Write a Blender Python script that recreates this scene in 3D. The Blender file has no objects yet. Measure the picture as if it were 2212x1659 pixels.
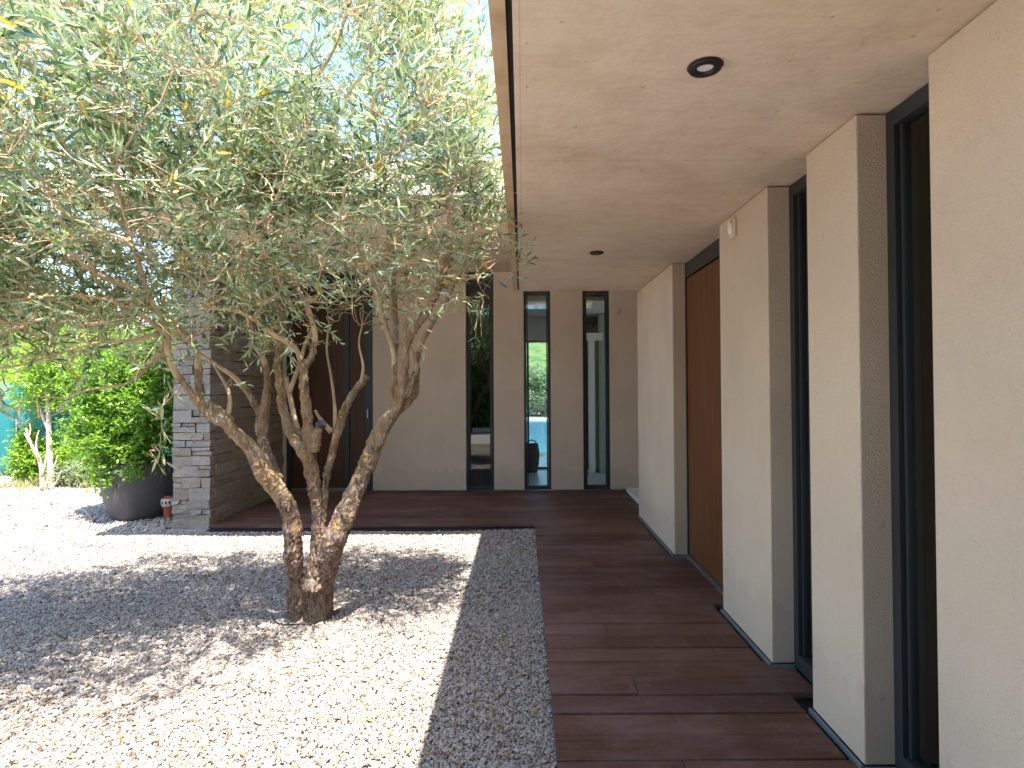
import bpy, math, random
import numpy as np
from mathutils import Vector, Matrix, Euler

rng = np.random.default_rng(11)
random.seed(11)
sc = bpy.context.scene
col = sc.collection
R = math.radians

# ------------------------------------------------------------------ camera, sky, sun, exposure
PITCH, ROLL = 0.8, 0.0055
H = 1.40
cd = bpy.data.cameras.new('camera'); cam = bpy.data.objects.new('camera', cd); col.objects.link(cam)
cd.sensor_width = 36; cd.lens = 20.0; cd.clip_start = 0.05; cd.clip_end = 2000
cam.location = (0, 0, H)
cam.rotation_euler = Euler((R(90 + PITCH), ROLL, 0), 'XYZ')
cd.shift_x = -21 / 2212.; cd.shift_y = -0.0060
sc.camera = cam

SUN = Vector((0.12, -0.33, 1.0)).normalized()          # towards the sun
elev = math.asin(SUN.z); azim = math.atan2(SUN.x, SUN.y)
w = bpy.data.worlds.new('World'); sc.world = w; w.use_nodes = True
nt = w.node_tree; bg = nt.nodes['Background']
sky = nt.nodes.new('ShaderNodeTexSky'); sky.sky_type = 'NISHITA'; sky.sun_disc = False
sky.sun_elevation = elev; sky.sun_rotation = azim; sky.air_density = 1.0; sky.dust_density = 1.0; sky.ozone_density = 3.0
nt.links.new(sky.outputs[0], bg.inputs[0]); bg.inputs[1].default_value = 0.15
sl = bpy.data.lights.new('sun', 'SUN'); sl.energy = 3.9; sl.angle = R(0.5); sl.color = (1.0, 0.945, 0.86)
so = bpy.data.objects.new('sun', sl); col.objects.link(so); so.rotation_euler = SUN.to_track_quat('Z', 'Y').to_euler()
sc.view_settings.view_transform = 'Standard'; sc.view_settings.look = 'None'
sc.view_settings.gamma = 1; sc.view_settings.exposure = 2.38
sc.cycles.max_bounces = 10; sc.cycles.diffuse_bounces = 6; sc.cycles.transparent_max_bounces = 16
sc.cycles.caustics_reflective = False; sc.cycles.caustics_refractive = False

F = 20.0 / 36 * 2212
RM = np.array(cam.rotation_euler.to_matrix())
def ray(x, y):
    v = np.array([(x - 1106 - 21) / F, -(y - 829.5 + 0.006 * 2212) / F, -1.0])
    d = RM @ v
    return d / d[1]
def at(x, y, Y):
    d = ray(x, y)
    return np.array([d[0] * Y, Y, H + d[2] * Y])

# ------------------------------------------------------------------ mesh helpers
class MB:
    def __init__(s): s.v = []; s.f = []; s.n = 0
    def add(s, v, f):
        v = np.asarray(v, float).reshape(-1, 3); f = np.asarray(f, int)
        s.v.append(v); s.f.append(f + s.n); s.n += len(v)
    def box(s, x0, x1, y0, y1, z0, z1):
        v = [(x, y, z) for x in (x0, x1) for y in (y0, y1) for z in (z0, z1)]
        s.add(v, [(0, 1, 3, 2), (4, 6, 7, 5), (0, 4, 5, 1), (2, 3, 7, 6), (0, 2, 6, 4), (1, 5, 7, 3)])
    def quad(s, a, b, c, d): s.add([a, b, c, d], [(0, 1, 2, 3)])
    def build(s, name, mat, parent=None, smooth=False):
        V = np.concatenate(s.v) if s.v else np.zeros((0, 3))
        me = bpy.data.meshes.new(name)
        me.vertices.add(len(V)); me.vertices.foreach_set('co', V.astype(np.float32).ravel())
        loops = np.concatenate([f.ravel() for f in s.f])
        starts = []; k = 0
        for f in s.f:
            n, m = f.shape; starts.append(k + np.arange(n) * m); k += n * m
        starts = np.concatenate(starts)
        me.loops.add(len(loops)); me.loops.foreach_set('vertex_index', loops.astype(np.int32))
        me.polygons.add(len(starts)); me.polygons.foreach_set('loop_start', starts.astype(np.int32))
        me.update(calc_edges=True); me.validate()
        me.polygons.foreach_set('use_smooth', np.full(len(me.polygons), bool(smooth)))
        if mat: me.materials.append(mat)
        o = bpy.data.objects.new(name, me); col.objects.link(o)
        if parent: o.parent = parent
        return o

def tag(o, label=None, cat=None, group=None, kind=None):
    if label: o['label'] = label
    if cat: o['category'] = cat
    if group: o['group'] = group
    if kind: o['kind'] = kind
    return o
def thing(name, label, cat, loc=(0, 0, 0), group=None):
    o = bpy.data.objects.new(name, None); col.objects.link(o); o.empty_display_size = .2
    o.location = loc
    return tag(o, label, cat, group)
def frame_of(P):
    T = np.gradient(P, axis=0); T /= np.linalg.norm(T, axis=1)[:, None] + 1e-9
    N = np.zeros_like(P); a = np.array([0.31, 0.83, 0.2]);
    for i in range(len(P)):
        a = a - T[i] * np.dot(a, T[i]); a /= np.linalg.norm(a) + 1e-9; N[i] = a
    return T, N, np.cross(T, N)
def tube(mb, P, r, k=6, cap=True, lump=0.0):
    P = np.asarray(P, float); r = np.broadcast_to(np.asarray(r, float), (len(P),))
    T, N, B = frame_of(P)
    a = np.arange(k) / k * 2 * np.pi
    rr = r[:, None] * np.ones((1, k))
    if lump: rr = rr * (1 + lump * rng.normal(0, 1, rr.shape))
    V = P[:, None] + (N[:, None] * np.cos(a)[None, :, None] + B[:, None] * np.sin(a)[None, :, None]) * rr[..., None]
    n = len(P)
    i, j = np.meshgrid(np.arange(n - 1), np.arange(k), indexing='ij')
    f = np.stack([i * k + j, i * k + (j + 1) % k, (i + 1) * k + (j + 1) % k, (i + 1) * k + j], -1).reshape(-1, 4)
    n0 = mb.n
    mb.add(V.reshape(-1, 3), f)
    if cap:
        mb.f.append(n0 + np.arange(k)[::-1][None, :]); mb.f.append(n0 + (n - 1) * k + np.arange(k)[None, :])
def spline(P, n):
    """Catmull-Rom through the rows of P (any number of columns)"""
    P = np.asarray(P, float); Q = np.vstack([2 * P[0] - P[1], P, 2 * P[-1] - P[-2]])
    out = []
    for i in range(len(P) - 1):
        p0, p1, p2, p3 = Q[i:i + 4]
        for t in np.arange(n) / n:
            out.append(0.5 * (2 * p1 + (p2 - p0) * t + (2 * p0 - 5 * p1 + 4 * p2 - p3) * t * t + (3 * p1 - p0 - 3 * p2 + p3) * t ** 3))
    out.append(P[-1]); return np.array(out)
def lathe(mb, prof, c, k=64):
    prof = np.array(prof, float); a = np.arange(k) / k * 2 * np.pi
    V = np.stack([c[0] + prof[:, None, 0] * np.cos(a), c[1] + prof[:, None, 0] * np.sin(a), c[2] + prof[:, None, 1] + 0 * a], -1)
    n = len(prof); i, j = np.meshgrid(np.arange(n - 1), np.arange(k), indexing='ij')
    f = np.stack([i * k + j, i * k + (j + 1) % k, (i + 1) * k + (j + 1) % k, (i + 1) * k + j], -1).reshape(-1, 4)
    mb.add(V.reshape(-1, 3), f)
def leaves(mb, P, D, Nn, L, W, bend=0.18, fold=0.0):
    """vectorised leaf blades"""
    P = np.asarray(P); D = D / (np.linalg.norm(D, axis=1)[:, None] + 1e-9)
    Nn = Nn - D * np.sum(D * Nn, 1)[:, None]; Nn /= np.linalg.norm(Nn, axis=1)[:, None] + 1e-9
    S = np.cross(D, Nn); L = L[:, None]; W = W[:, None]
    b = rng.uniform(-.3, 1.0, (len(P), 1)) * bend
    def q(t, s):
        return P + D * L * t + S * W * s - Nn * L * b * t * t + Nn * W * abs(s) * fold
    V = np.stack([q(0, 0), q(.3, -.46), q(.3, .46), q(.68, -.40), q(.68, .40), q(1, 0)], 1).reshape(-1, 3)
    o = (np.arange(len(P)) * 6)[:, None]
    n0 = mb.n
    mb.v.append(V); mb.n += len(V)
    mb.f.append(n0 + o + np.array([[0, 2, 1]])); mb.f.append(n0 + o + np.array([[1, 2, 4, 3]])); mb.f.append(n0 + o + np.array([[3, 4, 5]]))
def unit(n):
    v = rng.normal(0, 1, (n, 3)); return v / np.linalg.norm(v, axis=1)[:, None]

# ------------------------------------------------------------------ materials
class NT:
    def __init__(s, name):
        s.m = bpy.data.materials.new(name); s.m.use_nodes = True; s.t = s.m.node_tree
        s.b = s.t.nodes['Principled BSDF']; s.out = s.t.nodes['Material Output']
    def n(s, typ, **kw):
        o = s.t.nodes.new('ShaderNode' + typ)
        for k, v in kw.items(): setattr(o, k, v)
        return o
    def l(s, a, b): s.t.links.new(a, b)
    def coord(s, scale=(1, 1, 1), rot=(0, 0, 0)):
        g = s.n('NewGeometry'); m = s.n('Mapping'); s.l(g.outputs['Position'], m.inputs['Vector'])
        m.inputs['Scale'].default_value = scale; m.inputs['Rotation'].default_value = rot
        return m.outputs[0]
    def noise(s, vec, scale, detail=4, rough=.55, dist=0):
        n = s.n('TexNoise'); s.l(vec, n.inputs['Vector']); n.inputs['Scale'].default_value = scale
        n.inputs['Detail'].default_value = detail; n.inputs['Roughness'].default_value = rough; n.inputs['Distortion'].default_value = dist
        return n.outputs['Fac']
    def ramp(s, fac, stops, interp='LINEAR'):
        r = s.n('ValToRGB'); r.color_ramp.interpolation = interp; e = r.color_ramp.elements
        while len(e) < len(stops): e.new(0.5)
        for i, (p, c) in enumerate(stops):
            e[i].position = p; e[i].color = (*c, 1) if len(c) == 3 else c
        s.l(fac, r.inputs[0]); return r.outputs[0]
    def mix(s, fac, a, b, mode='MIX'):
        m = s.n('MixRGB', blend_type=mode)
        for v, i in ((fac, 0), (a, 1), (b, 2)):
            if isinstance(v, (int, float)): m.inputs[i].default_value = v
            elif isinstance(v, tuple): m.inputs[i].default_value = (*v, 1)
            else: s.l(v, m.inputs[i])
        return m.outputs[0]
    def bump(s, h, strength=.3, dist=.01, prev=None):
        b = s.n('Bump'); s.l(h, b.inputs['Height']); b.inputs['Strength'].default_value = strength; b.inputs['Distance'].default_value = dist
        if prev is not None: s.l(prev, b.inputs['Normal'])
        s.l(b.outputs[0], s.b.inputs['Normal']); return b.outputs[0]
    def set(s, color=None, rough=None, metal=None, spec=None):
        for v, k in ((color, 'Base Color'), (rough, 'Roughness'), (metal, 'Metallic'), (spec, 'Specular IOR Level')):
            if v is None: continue
            if isinstance(v, tuple): s.b.inputs[k].default_value = (*v, 1)
            elif isinstance(v, (int, float)): s.b.inputs[k].default_value = v
            else: s.l(v, s.b.inputs[k])
        return s
def g3(v): return (v, v, v)

def m_stucco(name, c):
    s = NT(name); p = s.coord()
    big = s.noise(p, 1.3, 5, .6); fine = s.noise(p, 260, 2, .6); mid = s.noise(p, 120, 3, .7)
    c0 = tuple(x * .90 for x in c); c1 = tuple(min(1, x * 1.07) for x in c)
    k = s.ramp(big, [(.3, c0), (.7, c1)])
    sp = s.ramp(mid, [(.30, g3(.72)), (.42, g3(1))])
    spot = s.ramp(s.noise(s.coord((1, 1, 1)), 14, 2, .4), [(.20, g3(.6)), (.235, g3(1))])
    k = s.mix(.55, k, sp, 'MULTIPLY'); k = s.mix(.5, k, spot, 'MULTIPLY')
    g2 = s.n('NewGeometry'); sp2 = s.n('SeparateXYZ'); s.l(g2.outputs['Position'], sp2.inputs[0])
    ad = s.n('Math', operation='MULTIPLY_ADD'); s.l(s.noise(s.coord((1, 1, .35)), 9, 5, .7), ad.inputs[0]); ad.inputs[1].default_value = -.55; s.l(sp2.outputs[2], ad.inputs[2])
    dirt = s.ramp(ad.outputs[0], [(.0, (.66, .60, .54)), (.03, g3(1))]); 
    k = s.mix(.18, k, dirt, 'MULTIPLY')
    s.set(color=k, rough=.92, spec=.2)
    v = s.n('TexVoronoi'); s.l(p, v.inputs['Vector']); v.inputs['Scale'].default_value = 170
    b = s.bump(mid, .55, .006); s.bump(v.outputs['Distance'], .4, .004, b)
    return s.m
STUCCO = m_stucco('stucco', (.68, .553, .435))

def m_concrete():
    s = NT('board_marked_concrete'); p = s.coord()
    big = s.noise(p, 1.1, 8, .68, .3); mot = s.noise(p, 7, 8, .72, .2)
    k = s.ramp(big, [(.30, (.70, .56, .43)), (.48, (.81, .68, .54)), (.70, (.84, .73, .60))])
    k = s.mix(.6, k, s.ramp(mot, [(.30, (.82, .78, .74)), (.55, g3(1)), (.75, (1.05, 1.04, 1.03))]), 'MULTIPLY')
    fine = s.noise(s.coord((1, 7, 1)), 9, 6, .7); k = s.mix(.45, k, s.ramp(fine, [(.32, (.84, .81, .78)), (.55, g3(1))]), 'MULTIPLY')
    stain = s.ramp(s.noise(s.coord((.8, 2.4, 1)), 1.5, 6, .62, .5), [(.54, g3(1)), (.66, (.88, .80, .72)), (.76, (.78, .68, .57))])
    k = s.mix(.6, k, stain, 'MULTIPLY')
    pit = s.ramp(s.noise(p, 34, 2, .5), [(.24, (.45, .38, .3)), (.28, g3(1))])
    k = s.mix(.6, k, pit, 'MULTIPLY')
    br = s.n('TexBrick'); s.l(s.coord((1, 1, 1), (0, 0, 0)), br.inputs['Vector']); br.inputs['Scale'].default_value = 1; br.offset = 0
    br.inputs['Brick Width'].default_value = 2.52; br.inputs['Row Height'].default_value = 1.26; br.inputs['Mortar Size'].default_value = .0022
    br.inputs['Color1'].default_value = br.inputs['Color2'].default_value = (1, 1, 1, 1); br.inputs['Mortar'].default_value = (.66, .58, .5, 1)
    k = s.mix(.5, k, br.outputs[0], 'MULTIPLY')
    s.set(color=k, rough=.88, spec=.2)
    b = s.bump(s.noise(p, 30, 8, .7), .4, .006); s.bump(mot, .25, .012, b)
    return s.m
CONCRETE = m_concrete()

def m_edge():
    s = NT('ochre_slab_edge'); p = s.coord()
    k = s.ramp(s.noise(p, 9, 5, .65), [(.3, (.50, .34, .19)), (.5, (.60, .44, .28)), (.75, (.66, .50, .33))])
    s.set(color=k, rough=.9); s.bump(s.noise(p, 120, 3, .6), .4, .003); return s.m
EDGE = m_edge()

def m_deck():
    s = NT('dark_hardwood'); g = s.n('NewGeometry')
    info = g.outputs['Random Per Island']
    base = s.ramp(info, [(0, (.11, .046, .030)), (.2, (.17, .078, .052)), (.4, (.13, .057, .041)), (.6, (.21, .102, .070)), (.8, (.14, .067, .052)), (1, (.18, .092, .078))])
    gr = s.noise(s.coord((.9, 16, 16)), 3.0, 8, .7, .9); gr2 = s.noise(s.coord((2.5, 90, 90)), 2.0, 4, .6, .3)
    k = s.mix(.85, base, s.ramp(gr, [(.3, g3(.36)), (.52, g3(.74)), (.72, g3(1.1))]), 'MULTIPLY')
    k = s.mix(.6, k, s.ramp(gr2, [(.3, g3(.6)), (.7, g3(1.2))]), 'MULTIPLY')
    wear = s.ramp(s.noise(s.coord((1, 1.6, 1)), 1.5, 8, .75), [(.45, g3(0)), (.68, g3(.7))])
    k = s.mix(wear, k, s.mix(.6, (.25, .155, .145), s.ramp(gr2, [(.3, g3(.6)), (.7, g3(1.2))]), 'MULTIPLY'))
    spk = s.ramp(s.noise(s.coord((1, 1, 1)), 55, 3, .7), [(.66, g3(0)), (.72, g3(.5))]); k = s.mix(spk, k, (.26, .19, .16))
    scr = s.ramp(s.noise(s.coord((60, 4, 1), (0, 0, .5)), 2.0, 2, .5, .5), [(.68, g3(0)), (.74, g3(.3))])
    k = s.mix(scr, k, (.40, .31, .27))
    s.set(color=k, rough=s.ramp(gr, [(.3, g3(.5)), (.7, g3(.75))]), spec=.3)
    b = s.bump(gr, .5, .004); s.bump(gr2, .4, .002, b); return s.m
DECK = m_deck()

def m_gravel(name, geo):
    s = NT(name)
    if geo:
        g = s.n('NewGeometry'); r = g.outputs['Random Per Island']
        k = s.ramp(r, [(0, (.26, .235, .22)), (.10, (.38, .335, .30)), (.30, (.32, .29, .265)), (.5, (.42, .375, .335)), (.66, (.29, .26, .24)),
                       (.80, (.38, .31, .25)), (.88, (.47, .435, .40)), (.935, (.34, .22, .13)), (.96, (.12, .095, .08)), (1, (.17, .10, .06))])
        k = s.mix(.5, k, s.ramp(s.noise(s.coord(), 120, 3, .6), [(.3, g3(.8)), (.7, g3(1.12))]), 'MULTIPLY')
        s.set(color=k, rough=.9, spec=.25)
    else:
        p = s.coord(); v = s.n('TexVoronoi'); s.l(p, v.inputs['Vector']); v.inputs['Scale'].default_value = 62
        k = s.ramp(v.outputs['Color'], [(.1, (.30, .27, .255)), (.4, (.46, .42, .39)), (.7, (.54, .50, .47)), (.95, (.42, .36, .31))])
        k = s.mix(.6, k, s.ramp(v.outputs['Distance'], [(.25, g3(1)), (.75, g3(.35))]), 'MULTIPLY')
        s.set(color=k, rough=.95, spec=.2); inv = s.n('Invert'); s.l(v.outputs['Distance'], inv.inputs['Color'])
        s.bump(inv.outputs[0], .9, .012)
    return s.m
GRAVEL = m_gravel('gravel_stone', True); GROUND = m_gravel('gravel_bed', False)

def m_plain(name, c, rough=.5, metal=0, spec=.5, var=.12, bump=.1, bscale=60):
    s = NT(name); p = s.coord()
    k = s.ramp(s.noise(p, 6, 5, .6), [(.3, tuple(x * (1 - var) for x in c)), (.7, tuple(min(1, x * (1 + var)) for x in c))])
    s.set(color=k, rough=rough, metal=metal, spec=spec)
    if bump: s.bump(s.noise(p, bscale, 3, .6), bump, .002)
    return s.m
METAL = m_plain('dark_grey_aluminium', (.030, .033, .038), .42, 0, .5, .08, .05, 300)
FLASH = m_plain('zinc_trim', (.30, .36, .42), .35, .6, .5, .15, .1)
WHITE = m_plain('white_paint', (.78, .77, .74), .6, 0, .4, .03, .05)
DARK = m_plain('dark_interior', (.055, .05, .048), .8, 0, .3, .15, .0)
TILE = m_plain('pale_floor_tile', (.52, .50, .46), .35, 0, .5, .06, .0)
POT = m_plain('anthracite_plastic', (.085, .080, .088), .55, 0, .4, .08, .25, 220)
GREENWALL = m_plain('grey_green_paint', (.30, .36, .30), .7, 0, .4, .05, .0)
CREAM = m_plain('cream_plastic', (.78, .68, .50), .4, 0, .5, .04, .0)
LENS = m_plain('frosted_lens', (.85, .84, .82), .25, 0, .6, .05, .0)
BLACK = m_plain('black_rubber', (.012, .012, .014), .5, 0, .5, .1, .0)
CHROME = m_plain('brushed_steel', (.45, .46, .48), .35, .9, .5, .05, .0)
SOIL = m_plain('soil', (.06, .045, .03), .95, 0, .2, .3, .8, 80)

def m_wood(name, a, b):
    s = NT(name); p = s.coord((18, 18, 1.0))
    n = s.noise(p, 1.6, 6, .6, .8); k = s.ramp(n, [(.28, a), (.5, tuple((x + y) / 2 for x, y in zip(a, b))), (.72, b)])
    knot = s.ramp(s.noise(s.coord((3, 3, 1.2)), 1.6, 3, .5), [(.24, g3(.45)), (.34, g3(1))])
    k = s.mix(.6, k, knot, 'MULTIPLY'); s.set(color=k, rough=.45, spec=.4)
    s.bump(n, .12, .002); return s.m
WOOD = m_wood('red_brown_door_wood', (.085, .028, .011), (.19, .070, .024))

WOOD2 = m_wood('dark_brown_door_wood', (.045, .016, .008), (.10, .038, .018))
def m_glass():
    s = NT('window_glass'); t = s.t; t.nodes.remove(s.b)
    tr = s.n('BsdfTransparent'); tr.inputs[0].default_value = (.80, .86, .84, 1)
    gl = s.n('BsdfGlossy'); gl.inputs['Roughness'].default_value = .0; gl.inputs[0].default_value = (.95, .98, 1, 1)
    fr = s.n('Fresnel'); fr.inputs[0].default_value = 1.62
    mx = s.n('MixShader'); s.l(fr.outputs[0], mx.inputs[0]); s.l(tr.outputs[0], mx.inputs[1]); s.l(gl.outputs[0], mx.inputs[2])
    s.l(mx.outputs[0], s.out.inputs[0]); return s.m
GLASS = m_glass()

def m_stone():
    s = NT('dry_stone'); g = s.n('NewGeometry'); p = s.coord()
    k = s.ramp(g.outputs['Random Per Island'], [(0, (.34, .29, .24)), (.2, (.44, .39, .33)), (.4, (.40, .37, .34)), (.55, (.47, .39, .29)), (.7, (.38, .33, .28)), (.85, (.46, .42, .38)), (1, (.42, .34, .25))])
    n = s.noise(p, 22, 7, .7, .5)
    k = s.mix(.8, k, s.ramp(n, [(.3, g3(.74)), (.7, g3(1.15))]), 'MULTIPLY')
    s.set(color=k, rough=.93, spec=.2); bb = s.bump(s.noise(p, 34, 8, .72, .6), 1.0, .03); s.bump(s.noise(s.coord((1, 1, 3)), 12, 5, .7), .7, .03, bb); return s.m
STONE = m_stone()
MORTAR = m_plain('dark_joint', (.06, .05, .042), .95, 0, .1, .2, .3)

def m_bark():
    s = NT('olive_bark'); p = s.coord((6, 6, 1.2)); q = s.coord((1, 1, .6))
    big = s.noise(q, 6.5, 8, .72, 1.2); rid = s.noise(p, 8, 9, .74, 1.6); fib = s.noise(s.coord((9, 9, 1.0)), 14, 6, .7, .5)
    smooth = s.ramp(s.noise(q, 13, 8, .7, .6), [(.30, (.40, .22, .10)), (.45, (.58, .37, .20)), (.58, (.70, .52, .34)), (.72, (.80, .71, .58))])
    rough = s.ramp(rid, [(.36, (.045, .028, .022)), (.45, (.24, .155, .115)), (.54, (.48, .355, .275)), (.64, (.68, .60, .53))])
    g = s.n('NewGeometry'); sep = s.n('SeparateXYZ'); s.l(g.outputs['Position'], sep.inputs[0])
    mr = s.n('MapRange'); s.l(sep.outputs[2], mr.inputs[0]); mr.inputs[1].default_value = .05; mr.inputs[2].default_value = 1.5; mr.inputs[3].default_value = -.14; mr.inputs[4].default_value = .16
    add = s.n('Math', operation='ADD'); s.l(big, add.inputs[0]); s.l(mr.outputs[0], add.inputs[1])
    f = s.ramp(add.outputs[0], [(.46, g3(0)), (.54, g3(1))])
    k = s.mix(f, rough, smooth)
    k = s.mix(.65, k, s.ramp(fib, [(.36, g3(.45)), (.52, g3(1.0)), (.7, g3(1.25))]), 'MULTIPLY')
    s.set(color=k, rough=.9, spec=.15)
    b = s.bump(rid, 1.0, .06); b = s.bump(fib, .8, .015, b); s.bump(f, .6, .012, b); return s.m
BARK = m_bark()
TWIG = m_plain('twig_bark', (.48, .33, .20), .85, 0, .2, .35, .3, 120)
PALETWIG = m_plain('pale_dry_twig', (.55, .44, .33), .85, 0, .2, .2, .2, 100)

def m_leaf(name, tops, back, trans, rough=.42, tw=.35, yellow=None):
    """top colours by leaf, underside colour, translucent colour"""
    s = NT(name); t = s.t; g = s.n('NewGeometry'); r = g.outputs['Random Per Island']
    n = len(tops); st = [(i / (n - 1), c) for i, c in enumerate(tops)]
    k = s.ramp(r, st)
    k = s.mix(g.outputs['Backfacing'], k, back)
    if yellow:
        ym = s.ramp(r, [(.975, g3(0)), (.9755, g3(1))], 'CONSTANT'); k = s.mix(ym, k, yellow)
    s.set(color=k, rough=rough, spec=.5)
    tl = s.n('BsdfTranslucent'); kt = s.mix(1.0, k, trans, 'MULTIPLY'); s.l(kt, tl.inputs[0])
    mx = s.n('MixShader'); mx.inputs[0].default_value = tw
    s.l(s.b.outputs[0], mx.inputs[1]); s.l(tl.outputs[0], mx.inputs[2]); s.l(mx.outputs[0], s.out.inputs[0]); return s.m
OLEAF = m_leaf('olive_leaf', [(.018, .070, .062), (.13, .20, .075), (.30, .36, .18), (.022, .080, .085), (.48, .50, .36), (.055, .14, .065), (.25, .31, .12), (.10, .19, .13), (.03, .10, .055)], (.48, .53, .42), (1.4, 1.55, .85), .28, .36, (.62, .36, .04))
LIME = m_leaf('lime_leaf', [(.17, .32, .035), (.30, .44, .05), (.11, .24, .03), (.42, .50, .08)], (.28, .38, .09), (1.5, 1.7, .5), .45, .42)
GREEN = m_leaf('green_leaf', [(.04, .13, .018), (.12, .25, .025), (.24, .36, .04), (.07, .17, .03)], (.18, .28, .07), (1.5, 1.7, .5), .4, .38)
SILVER = m_leaf('grey_green_leaf', [(.16, .21, .12), (.22, .27, .17), (.12, .17, .08)], (.3, .34, .24), (1.4, 1.5, .8), .5, .3)
DRYGRASS = m_leaf('dry_grass', [(.40, .34, .16), (.30, .32, .12), (.48, .42, .22)], (.42, .38, .2), (1.3, 1.3, .8), .6, .35)
LITTER = m_leaf('dead_leaf', [(.20, .10, .04), (.12, .06, .03), (.30, .18, .08), (.45, .33, .07)], (.20, .13, .07), (1.2, 1, .7), .7, .15)
OLIVE = m_plain('green_olive', (.14, .26, .05), .35, 0, .5, .2, .0)

# ------------------------------------------------------------------ ground, gravel, deck
WX = 1.236          # face of the right-hand wall
FY = 7.581          # face of the far wall
DX0 = 0.125         # gravel / deck edge
DY0 = 5.66          # front of the far deck strip
SX1, SX0 = -3.19, -3.575   # stone wall
b = MB(); gx = np.linspace(-1, 1, 90); gx = np.sign(gx) * np.abs(gx) ** 2.2 * 300
X, Yg = np.meshgrid(gx, gx + 3, indexing='ij'); Z = np.full_like(X, -.045)
i, j = np.meshgrid(np.arange(89), np.arange(89), indexing='ij')
b.add(np.stack([X, Yg, Z], -1).reshape(-1, 3), np.stack([i * 90 + j, (i + 1) * 90 + j, (i + 1) * 90 + j + 1, i * 90 + j + 1], -1).reshape(-1, 4))
tag(b.build('ground', GROUND), kind='structure')

def ico():
    t = (1 + 5 ** .5) / 2
    v = np.array([(-1, t, 0), (1, t, 0), (-1, -t, 0), (1, -t, 0), (0, -1, t), (0, 1, t), (0, -1, -t), (0, 1, -t), (t, 0, -1), (t, 0, 1), (-t, 0, -1), (-t, 0, 1)], float)
    f = np.array([(0, 11, 5), (0, 5, 1), (0, 1, 7), (0, 7, 10), (0, 10, 11), (1, 5, 9), (5, 11, 4), (11, 10, 2), (10, 7, 6), (7, 1, 8), (3, 9, 4), (3, 4, 2), (3, 2, 6), (3, 6, 8), (3, 8, 9), (4, 9, 5), (2, 4, 11), (6, 2, 10), (8, 6, 7), (9, 8, 1)])
    return v / np.linalg.norm(v[0]), f
ICV, ICF = ico()
def pebbles():
    pts = []
    def region(y0, y1, dens, size):
        A0 = -1.02 * y1 - .5; A1 = DX0 - .004
        n = int((y1 - y0) * (A1 - A0) * dens)
        x = rng.uniform(A0, A1, n); y = rng.uniform(y0, y1, n)
        k = (x > -1.02 * y - .5)
        x, y = x[k], y[k]
        k = ~((y > DY0 - .01) & (x > SX0 - .02)); x, y = x[k], y[k]
        return x, y, size * np.exp(rng.normal(0, .28, len(x)))
    segs = [region(1.2, 2.6, 13500, .0054), region(2.6, 3.8, 10000, .0061), region(3.8, 5.66, 5600, .0078), region(5.66, 8.2, 1500, .0140)]
    x = np.concatenate([s[0] for s in segs]); y = np.concatenate([s[1] for s in segs]); r = np.concatenate([s[2] for s in segs])
    n = len(x)
    sc3 = rng.uniform(.6, 1.35, (n, 1, 3)) * r[:, None, None]
    V = ICV[None] * (1 + rng.normal(0, .16, (n, 12, 1))) * sc3
    q = rng.normal(0, 1, (n, 4)); q /= np.linalg.norm(q, axis=1)[:, None]
    a, b_, c, d = q.T
    M = np.stack([1 - 2 * (c * c + d * d), 2 * (b_ * c - a * d), 2 * (b_ * d + a * c), 2 * (b_ * c + a * d), 1 - 2 * (b_ * b_ + d * d), 2 * (c * d - a * b_), 2 * (b_ * d - a * c), 2 * (c * d + a * b_), 1 - 2 * (b_ * b_ + c * c)], -1).reshape(n, 3, 3)
    V = np.einsum('nij,nkj->nki', M, V); V[..., 2] *= .8
    und = .006 * np.sin(x * 3.1 + 1.3 * y) + .005 * np.sin(y * 4.7 - x * 2)
    z = -.034 + und + rng.uniform(0, .006, n)
    V += np.stack([x, y, z], -1)[:, None]
    mb = MB(); mb.add(V.reshape(-1, 3), (ICF[None] + 12 * np.arange(n)[:, None, None]).reshape(-1, 3))
    tag(mb.build('gravel', GRAVEL), kind='stuff')
    print('pebbles', n)
pebbles()

def litter():
    mb = MB(); n = 4200
    y = 1.3 + 4.6 * rng.random(n) ** 1.3; x = rng.uniform(-1, 0, n) * (y * .95 + .3) + .1
    k = (y < DY0 - .05) & (x < DX0 - .03); x, y = x[k], y[k]; n = len(x)
    P = np.stack([x, y, np.full(n, -.017) + rng.uniform(-.003, .006, n)], -1)
    a = rng.uniform(0, 6.28, n); D = np.stack([np.cos(a), np.sin(a), rng.normal(.05, .15, n)], -1)
    Nn = np.stack([rng.normal(0, .3, n), rng.normal(0, .3, n), np.ones(n)], -1)
    leaves(mb, P, D, Nn, rng.uniform(.022, .055, n), rng.uniform(.003, .010, n), .3)
    n = 70; x = rng.uniform(DX0 + .02, 1.2, n) ** 1.0; y = rng.uniform(1.5, 7.2, n); a = rng.uniform(0, 6.28, n)
    leaves(mb, np.stack([x, y, np.full(n, .005)], -1), np.stack([np.cos(a), np.sin(a), np.full(n, .02)], -1), np.stack([rng.normal(0, .1, n), rng.normal(0, .1, n), np.ones(n)], -1), rng.uniform(.012, .035, n), rng.uniform(.003, .008, n), .1)
    tag(mb.build('dead_leaves', LITTER), kind='stuff')
litter()

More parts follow.
